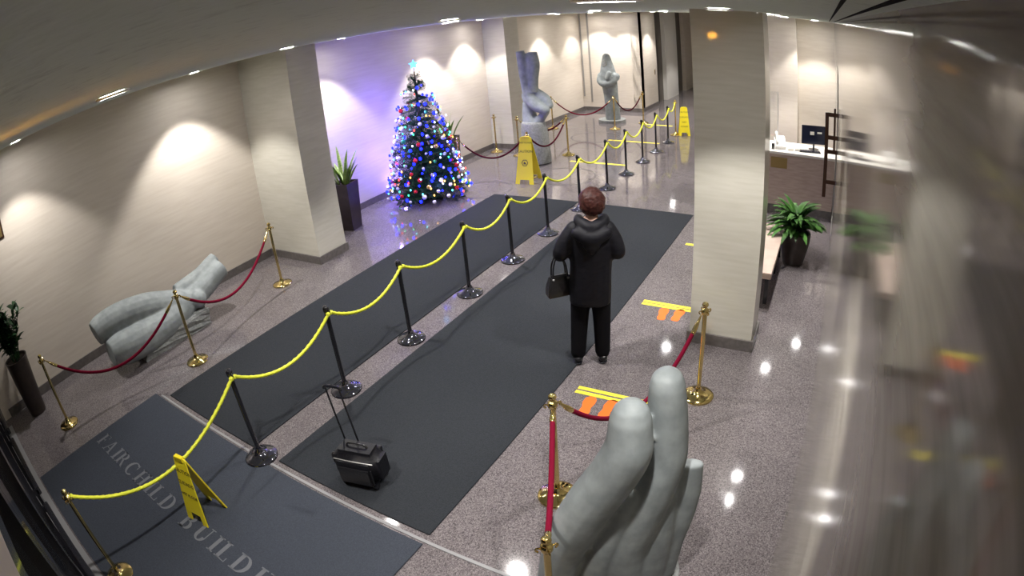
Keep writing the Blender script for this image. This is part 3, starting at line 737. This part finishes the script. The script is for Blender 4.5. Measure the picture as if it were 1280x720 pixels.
for k in range(NB):
    f = (k + .5) / NB; z = .10 + (TH_ - .15) * (1 - (1 - f * .99) ** .62)
    L = tree_r(z) * rnd.uniform(.86, 1.1)
    sc_ = max(L, .13 if z > 2.45 else .2)
    o = link('branch', bms[k % 3], tree, (0, 0, z + .10 * sc_), Euler((rnd.uniform(-PI, PI), rnd.uniform(-.12, .34) if z < 2.1 else rnd.uniform(-1.15, -.1), k * 2.39996)))
    wdt = max(sc_, .5); o.scale = (sc_, wdt, wdt)
# light string: wire + bulbs
LC = {'blue': (.003, .006, 1.0), 'white': (.75, .85, 1.0), 'red': (1, .04, .03), 'green': (.05, 1, .35), 'cyan': (.1, .75, 1.0), 'amber': (1, .5, .08)}
LM = {k: mat(k + '_bulb', c_, .4, spec=.1, emit=c_, estr={'blue': 14, 'white': 4, 'red': 5, 'green': 3, 'cyan': 4, 'amber': 4}[k]) for k, c_ in LC.items()}
ls = thing('light_string', 'string of blue and multicoloured fairy lights wound around the Christmas tree', 'fairy lights', (TX, TY, 0))
pts = []
for k in range(620):
    f = k / 619; z = .18 + (TH_ - .30) * (1 - (1 - f * .995) ** .55); a = f * 2 * PI * 16
    r = tree_r(z) * 1.0; pts.append((r * math.cos(a), r * math.sin(a), z))
bm = bmesh.new(); sweep(bm, pts, [.003] * len(pts), n=4, sub=1, caps=False); obj('wire', bm, M_pine, ls)
bmesh_b = {}
for cname in LC:
    for rr_ in (.017, .027):
        bm = bmesh.new(); ball(bm, (0, 0, 0), rr_, (1, 1, 1.25), sub=1); bmesh_b[(cname, rr_)] = mesh_of(bm, 'bulb', LM[cname], smooth=True)
rnd = random.Random(5)
for k in range(285):
    p = Vector(pts[int(k * 619 / 284)]); c_ = rnd.choices(list(LC), (42, 16, 9, 9, 14, 10))[0]
    d = Vector((p.x, p.y, 0)).normalized()
    link('bulb', bmesh_b[(c_, .027 if c_ == 'blue' and rnd.random() < .62 else .017)], ls, p + d * rnd.uniform(.0, .07) + Vector((0, 0, rnd.uniform(-.05, .05))))
for k, (a, z) in enumerate(((-.6, .5), (.9, .8), (2.6, .7), (3.6, 1.0), (2.2, 1.5), (4.4, 1.5), (3.2, 2.0), (5.4, 1.9), (2.9, .35))):
    L = bpy.data.lights.new('fairy_light', 'POINT'); L.energy = 11; L.color = (.22, .14, 1.0); L.shadow_soft_size = .03
    q = bpy.data.objects.new('glow', L); COL.objects.link(q); q.parent = ls; r = tree_r(z) + .12
    q.location = (r * math.cos(a), r * math.sin(a), z)
# baubles
BC = {'red': (.55, .01, .02), 'silver': (.75, .77, .80), 'pearl white': (.85, .83, .80), 'gold': (.75, .48, .12), 'green': (.02, .30, .12), 'purple': (.25, .05, .35)}
bmsh = {}
for n_, c_ in BC.items():
    mm = mat(n_.replace(' ', '_') + '_bauble', c_, .18, .7 if n_ in ('silver', 'gold') else .2, coat=.6)
    bm = bmesh.new(); ball(bm, (0, 0, 0), .038, sub=2); body = mesh_of(bm, 'bauble', mm, smooth=True); bmsh[n_] = body
bm = bmesh.new(); lathe(bm, [(0, .035), (.011, .035), (.011, .048), (0, .050)], 8); capm = mesh_of(bm, 'cap', M_brass, smooth=True)
NBA = 140
for k in range(NBA):
    f = (k + .5) / NBA; z = .14 + (TH_ - .35) * (1 - math.sqrt(1 - f * .97)); a = k * 2.39996 + .7
    r = tree_r(z) * rnd.uniform(.96, 1.07); n_ = rnd.choices(list(BC), (17, 32, 28, 11, 6, 6))[0]
    o = link('bauble', bmsh[n_], None, (TX + r * math.cos(a), TY + r * math.sin(a), z)); s_ = rnd.choice((.75, .9, 1.0, 1.25)); o.scale = (s_,) * 3
    zone = 'near the tip' if z > 2.0 else 'in the upper half' if z > 1.3 else 'in the lower half' if z > .6 else 'near the foot'
    big = 'large' if s_ > 1.1 else 'small' if s_ < .8 else 'medium'
    tag(o, '%s glossy %s bauble hanging %s of the Christmas tree' % (big, n_, zone), 'bauble', '%s %s baubles %s of the Christmas tree' % (big, n_, zone))
    link('cap', capm, o)
t = thing('tree_topper', 'glowing blue star topper on the tip of the Christmas tree', 'tree topper', (TX, TY, TH_ + .02), .6)
bm = bmesh.new()
n = 10; top_ = bm.verts.new((0, .035, .06)); bot_ = bm.verts.new((0, -.035, .06)); rim = []
for k in range(n):
    r = .10 if k % 2 == 0 else .045; a = PI / 2 + k * PI / 5; rim.append(bm.verts.new((r * math.cos(a), 0, .06 + r * math.sin(a))))
for k in range(n): bm.faces.new((rim[k], rim[(k + 1) % n], top_)); bm.faces.new((rim[(k + 1) % n], rim[k], bot_))
obj('star', bm, mat('topper_glow', (.1, .5, 1), .3, emit=(.08, .45, 1.0), estr=3.0), t)
bm = bmesh.new(); lathe(bm, [(0, -.08), (.014, -.08), (.012, .0), (0, .0)], 10); obj('socket', bm, M_white, t)

# ------------------------------------------------------------------ rolling suitcase
t = thing('rolling_suitcase', 'small black rolling suitcase with its handle pulled up, on the right runner mat', 'suitcase', (-3.13, 2.40, .012), math.radians(15))
bm = bmesh.new(); box(bm, (0, 0, .20), (.44, .28, .33)); bmesh.ops.bevel(bm, geom=list(bm.edges), offset=.07, segments=3, affect='EDGES'); obj('body', bm, M_nylon, t, smooth=True, angle=50)
bm = bmesh.new(); box(bm, (0, -.13, .16), (.32, .05, .20)); bmesh.ops.bevel(bm, geom=list(bm.edges), offset=.02, segments=2, affect='EDGES'); obj('front_pocket', bm, M_leather, t, smooth=True)
bm = bmesh.new(); sweep(bm, [(-.18, -.118, .30), (0, -.128, .305), (.18, -.118, .30)], [.005] * 3, n=6, sub=4); obj('zip', bm, M_grey, t, smooth=True)
bm = bmesh.new(); sweep(bm, [(-.10, 0, .355), (-.07, 0, .395), (.07, 0, .395), (.10, 0, .355)], [.012] * 4, n=8, sub=4, flat=.6); obj('carry_handle', bm, M_leather, t, smooth=True)
bm = bmesh.new(); sweep(bm, [(-.206, -.03, .28), (-.25, -.03, .26), (-.25, -.03, .17), (-.206, -.03, .15)], [.011] * 4, n=8, sub=4); obj('side_handle', bm, M_leather, t, smooth=True)
h = bpy.data.objects.new('pull_handle', None); COL.objects.link(h); h.parent = t
for x in (-.17, -.04):
    bm = bmesh.new(); sweep(bm, [(x, .10, .30), (x - .03, .08, .88)], [.0085, .0075], n=8, sub=2); obj('rod', bm, M_black, h, smooth=True)
bm = bmesh.new(); sweep(bm, [(-.215, .08, .87), (-.19, .08, .89), (-.08, .08, .89), (-.055, .08, .87)], [.014] * 4, n=8, sub=4); obj('grip', bm, M_black, h, smooth=True)
for x in (-.15, .15):
    for y in (.09, -.09):
        bm = bmesh.new(); bmesh.ops.create_cone(bm, segments=16, radius1=.032, radius2=.032, depth=.022, cap_ends=True, matrix=Matrix.Translation((x, y, .032)) @ Matrix.Rotation(PI / 2, 4, 'Y')); obj('wheel', bm, M_black, t, smooth=True)

# ------------------------------------------------------------------ person (seen from behind)
p = thing('person', 'person in a black hooded jacket and black trousers standing with their back to the camera', 'person', (-2.20, 4.86, .012), math.radians(24.8))
p['kind'] = 'thing'
bm = bmesh.new()
chain(bm, [(-.055, 0, .88, .115), (-.09, .02, .50, .092), (-.115, -.015, .10, .078)])
chain(bm, [(.115, 0, .88, .115), (.13, .02, .50, .092), (.135, -.015, .10, .078)])
chain(bm, [(.03, 0, .88, .17), (.035, .0, 1.1, .155), (.045, 0, 1.32, .17), (.05, 0, 1.42, .13)], .72, (0, 1, 0))
chain(bm, [(.06, .0, 1.42, .06), (.07, .02, 1.56, .056)])
ball(bm, (.075, .035, 1.665), .108, (.80, .95, 1.10), 3)
ball(bm, (.075, .085, 1.595), .055, (.95, .9, .9), 2)                                   # jaw
chain(bm, [(.075, .133, 1.675, .010), (.075, .150, 1.645, .016)], sub=2)                 # nose
chain(bm, [(.052, .128, 1.608, .008), (.098, .128, 1.608, .008)], sub=2)                 # lips
for s_ in (-1, 1):
    ball(bm, (.075 + s_ * .088, .025, 1.655), .026, (.4, .7, 1.2), 2)
    ball(bm, (.075 + s_ * .034, .122, 1.690), .020, (1.2, .5, .6), 2)                    # brow
arms = {1: [(.215, 0, 1.40, .062), (.285, -.02, 1.18, .050), (.20, .20, 1.22, .038), (.15, .27, 1.26, .030)],
        -1: [(-.115, 0, 1.40, .062), (-.235, -.01, 1.18, .050), (-.20, .20, 1.14, .038), (-.15, .27, 1.15, .030)]}
for s_, A in arms.items():
    chain(bm, A)
    w0 = Vector(A[-1][:3]); d = (w0 - Vector(A[-2][:3])).normalized()
    side = Vector((0, 0, 1)); nrm = d.cross(side).normalized()
    chain(bm, [(*w0, .028), (*(w0 + d * .05), .034), (*(w0 + d * .085), .032)], .55, nrm)
    for j, (off, ln) in enumerate(((.027, .062), (.009, .072), (-.009, .068), (-.026, .054))):
        a0 = w0 + d * .085 + side * off
        curl = nrm * (-1 if s_ > 0 else 1)
        chain(bm, [(*a0, .0095), (*(a0 + d * ln * .55 + curl * .008), .0088), (*(a0 + d * ln * .8 + curl * .032), .008), (*(a0 + d * ln * .72 + curl * .05), .0075)], sub=3)
    a0 = w0 + d * .035 + side * .030
    chain(bm, [(*a0, .011), (*(a0 + d * .03 + side * .022), .0105), (*(a0 + d * .06 + side * .026 + nrm * (-.018 if s_ > 0 else .018)), .009)], sub=3)
bme = merged(bm, 'body', [M_trouser, M_skin], .0085, 3)
for f in bme.polygons:
    if f.center.z > 1.44 or (f.center.y > .24 and f.center.z > 1.0): f.material_index = 1
link('body', bme, p)
for s_ in (-1, 1):
    bm = bmesh.new(); ball(bm, (.075 + s_ * .034, .120, 1.668), .0125, sub=2); o = obj('eye', bm, M_white, p, smooth=True)
    bm = bmesh.new(); ball(bm, (.075 + s_ * .034, .1315, 1.668), .0045, sub=1); obj('pupil', bm, M_black, o, smooth=True)
# jacket
bm = bmesh.new()
chain(bm, [(.02, .0, .66, .205), (.025, .0, .78, .208), (.03, 0, .92, .205), (.04, 0, 1.08, .205), (.05, 0, 1.25, .22), (.055, 0, 1.38, .205), (.06, .01, 1.46, .12)], .70, (0, 1, 0), caps=False)
chain(bm, [(.20, -.005, 1.42, .085), (.265, -.02, 1.30, .085), (.295, -.03, 1.19, .078), (.25, .10, 1.19, .068), (.20, .20, 1.22, .058)])
chain(bm, [(-.10, -.005, 1.42, .085), (-.19, -.02, 1.30, .085), (-.245, -.02, 1.19, .078), (-.24, .08, 1.16, .068), (-.20, .20, 1.14, .058)])
jk = merged(bm, 'jacket', M_jacket, .014, 3)
jo = link('jacket', jk, p)
bm = bmesh.new()
chain(bm, [(-.06, .07, 1.50, .045), (-.05, -.03, 1.50, .055), (.02, -.11, 1.48, .06), (.06, -.125, 1.47, .06), (.10, -.11, 1.48, .06), (.175, -.03, 1.50, .055), (.185, .07, 1.50, .045)])
chain(bm, [(-.08, -.13, 1.42, .06), (.055, -.17, 1.38, .075), (.19, -.13, 1.42, .06)], .8, (0, 1, 0))
chain(bm, [(.055, -.15, 1.44, .075), (.05, -.165, 1.33, .085), (.05, -.15, 1.27, .06)], .6, (0, 1, 0))
link('hood', merged(bm, 'hood', M_jacket, .013, 3), p)
# hair: short curls
bm = bmesh.new(); rnd = random.Random(2)
for k in range(230):
    f = (k + .5) / 230; zz = 1 - 2 * f; a = k * 2.39996; r = math.sqrt(max(0, 1 - zz * zz))
    v = Vector((r * math.cos(a), r * math.sin(a), zz))
    if v.y > .55 and v.z < .55: continue
    if v.z < -.80: continue
    ball(bm, (.075 + v.x * .102, .02 + v.y * .112, 1.675 + v.z * .118), rnd.uniform(.024, .036), sub=1)
ball(bm, (.075, .005, 1.69), .108, (.98, 1.0, 1.1), 2)
link('hair', merged(bm, 'hair', M_hair, .009, 3), p)
for s_, x in ((-1, -.118), (1, .138)):
    bm = bmesh.new()
    sweep(bm, [(x, -.055, .045), (x, .0, .048), (x + s_ * .01, .09, .036), (x + s_ * .015, .16, .030)], [.046, .048, .047, .035], n=14, sub=4, flat=.8, flatdir=(0, 0, 1))
    sh = obj('shoe', bm, M_leather, p, smooth=True, angle=70)
    bm = bmesh.new(); sweep(bm, [(x, -.065, .008), (x, .03, .008), (x + s_ * .015, .17, .008)], [.045, .048, .035], n=10, sub=3, flat=.17, flatdir=(0, 0, 1)); obj('sole', bm, M_black, sh, smooth=True)
# handbag hanging from the left forearm
hb = thing('handbag', 'black leather handbag hanging from the left forearm of the standing person', 'handbag', (-2.20 - .275 * .908 - .08 * .42, 4.86 - .275 * .419 + .08 * .908, .72), math.radians(24.8 + 20))
bm = bmesh.new()
lo = [bm.verts.new((x, y, 0)) for x, y in ((-.14, -.06), (.14, -.06), (.14, .06), (-.14, .06))]; mi = [bm.verts.new((x, y, .10)) for x, y in ((-.13, -.065), (.13, -.065), (.13, .065), (-.13, .065))]
hi = [bm.verts.new((x, y, .22)) for x, y in ((-.10, -.025), (.10, -.025), (.10, .025), (-.10, .025))]
bm.faces.new(lo[::-1]); bm.faces.new(hi)
for a_, b_ in ((lo, mi), (mi, hi)):
    for k in range(4): bm.faces.new((a_[k], a_[(k + 1) % 4], b_[(k + 1) % 4], b_[k]))
bmesh.ops.bevel(bm, geom=list(bm.edges), offset=.014, segments=2, affect='EDGES'); obj('bag_body', bm, M_leather, hb, smooth=True)
for y in (-.03, .03):
    bm = bmesh.new(); sweep(bm, [(-.075, y, .18), (-.06, y, .33), (0, y * .6, .435), (.06, y, .33), (.075, y, .18)], [.0085] * 5, n=8, sub=6); obj('strap', bm, M_leather, hb, smooth=True)
for x in (-.075, .075):
    bm = bmesh.new(); ball(bm, (x, -.045, .19), .014, sub=1); obj('buckle', bm, M_alu, hb, smooth=True)

# ------------------------------------------------------------------ reception
t = thing('reception_counter', 'tan stone reception counter with a white top behind the right column', 'counter', (-1.1, 10.8, 0))
bm = bmesh.new(); b2(bm, (-1.2, -.42, .0), (1.24, .42, 1.05)); obj('front', bm, M_tan, t)
bm = bmesh.new(); b2(bm, (-1.2, -.46, 1.05), (1.24, .46, 1.095)); obj('countertop', bm, M_wmarble, t, bevel=.006)
bm = bmesh.new(); b2(bm, (-1.2, -.435, 0), (1.24, -.42, .13)); obj('plinth', bm, M_base, t)
bm = bmesh.new(); b2(bm, (.06, -.435, .80), (.36, -.42, .99)); o = obj('plaque', bm, M_brassplate, t); o['label'] = 'small dull brass plaque'
Z = 1.095
t = thing('desk_telephone', 'white desk telephone with upright handset at the left end of the counter', 'telephone', (-.90, 10.62, Z), .3)
bm = bmesh.new(); vs_ = b2(bm, (-.10, -.09, 0), (.10, .10, .06))
for v in vs_:
    if v.co.y > 0 and v.co.z > .03: v.co.z += .16
obj('body', bm, M_white, t, bevel=.008)
bm = bmesh.new(); sweep(bm, [(-.06, -.05, .12), (-.06, .0, .19), (-.06, .08, .27)], [.028, .018, .028], n=10, sub=4); obj('handset', bm, M_white, t, smooth=True)
bm = bmesh.new()
for i in range(3):
    for j in range(3): box(bm, (.01 + .03 * i, -.03 + .03 * j, .105 + .025 * j), (.018, .018, .012))
obj('keypad', bm, M_grey, t)
t = thing('acrylic_screen', 'clear acrylic screen with a white edge post standing on the counter', 'screen', (-.96, 10.75, Z))
bm = bmesh.new(); b2(bm, (-.006, -.006, 0), (.010, .012, 1.0)); obj('edge_post', bm, M_white, t)
bm = bmesh.new(); b2(bm, (-.62, -.003, .02), (-.006, .003, 1.0)); obj('pane', bm, M_clear, t)
t = thing('computer_monitor', 'dark computer monitor behind the counter beside the door handle', 'monitor', (-.28, 10.9, Z), .25)
bm = bmesh.new(); b2(bm, (-.24, -.02, .10), (.24, .02, .44)); obj('screen', bm, M_screen, t, bevel=.006)
bm = bmesh.new(); lathe(bm, [(0, 0), (.10, 0), (.10, .012), (.02, .02), (.02, .12), (0, .12)], 18); obj('stand', bm, M_black, t, smooth=True)
bm = bmesh.new(); b2(bm, (-.08, -.025, .27), (.0, -.02, .33)); obj('note', bm, M_white, t)
bm = bmesh.new(); b2(bm, (.06, -.025, .30), (.15, -.02, .33)); obj('note', bm, M_white, t)
t = thing('keyboard', 'dark keyboard on the white counter in front of the monitor', 'keyboard', (-.34, 10.62, Z), .2)
bm = bmesh.new(); b2(bm, (-.2, -.07, 0), (.2, .07, .02)); obj('case', bm, M_black, t, bevel=.004)
bm = bmesh.new()
for i in range(12):
    for j in range(4): box(bm, (-.176 + .032 * i, -.048 + .032 * j, .023), (.025, .025, .008))
o = obj('keys', bm, M_screen, t); o['kind'] = 'stuff'
for k, (x, y) in enumerate(((-.70, 10.55), (-.58, 10.6))):
    bm = bmesh.new(); b2(bm, (-.05, -.035, 0), (.05, .035, .045)); o = obj('note_block', bm, M_white, loc=(x, y, Z), rot=(0, 0, .3), bevel=.004)
    tag(o, 'white note block on the counter, %s' % ('nearer to the telephone' if k == 0 else 'nearer to the keyboard'), 'note block')
bm = bmesh.new(); b2(bm, (-.025, -.03, 0), (.025, .03, .10)); o = obj('card_holder', bm, M_black, loc=(-1.02, 10.52, Z), bevel=.003); tag(o, 'small black card holder left of the white telephone', 'holder')
# stone bench beyond the column
t = thing('stone_bench', 'low pinkish stone bench on dark legs between the right column and the green plant', 'bench', (-.93, 7.5, 0))
bm = bmesh.new(); b2(bm, (-.36, -.88, .38), (.36, .88, .46)); obj('seat', bm, M_tan, t, bevel=.006)
for x in (-.30, .30):
    for y in (-.75, .2, .80):
        bm = bmesh.new(); b2(bm, (x - .025, y - .025, 0), (x + .025, y + .025, .38)); obj('leg', bm, M_black, t)
# wall fittings
t = thing('wall_plaque', 'dark plaque on the left wall at the left edge of the picture', 'plaque', (LW, .86, 2.46))
bm = bmesh.new(); b2(bm, (0, -.15, -.15), (.015, .15, .15)); obj('plate', bm, M_bronze, t, bevel=.004)
bm = bmesh.new(); b2(bm, (.015, -.12, -.12), (.018, .12, .12)); obj('panel', bm, M_brassplate, t)
t = thing('call_button', 'small dark call button on the wall beside the lift door', 'button', (-6.35, 20.9, 1.25))
bm = bmesh.new(); b2(bm, (0, -.05, -.09), (.012, .05, .09)); obj('plate', bm, M_brassplate, t)
bm = bmesh.new(); lathe(bm, [(0, 0), (.02, 0), (.018, .008), (0, .008)], 12); obj('button', bm, M_black, t, loc=(.012, 0, 0), rot=(0, PI / 2, 0))
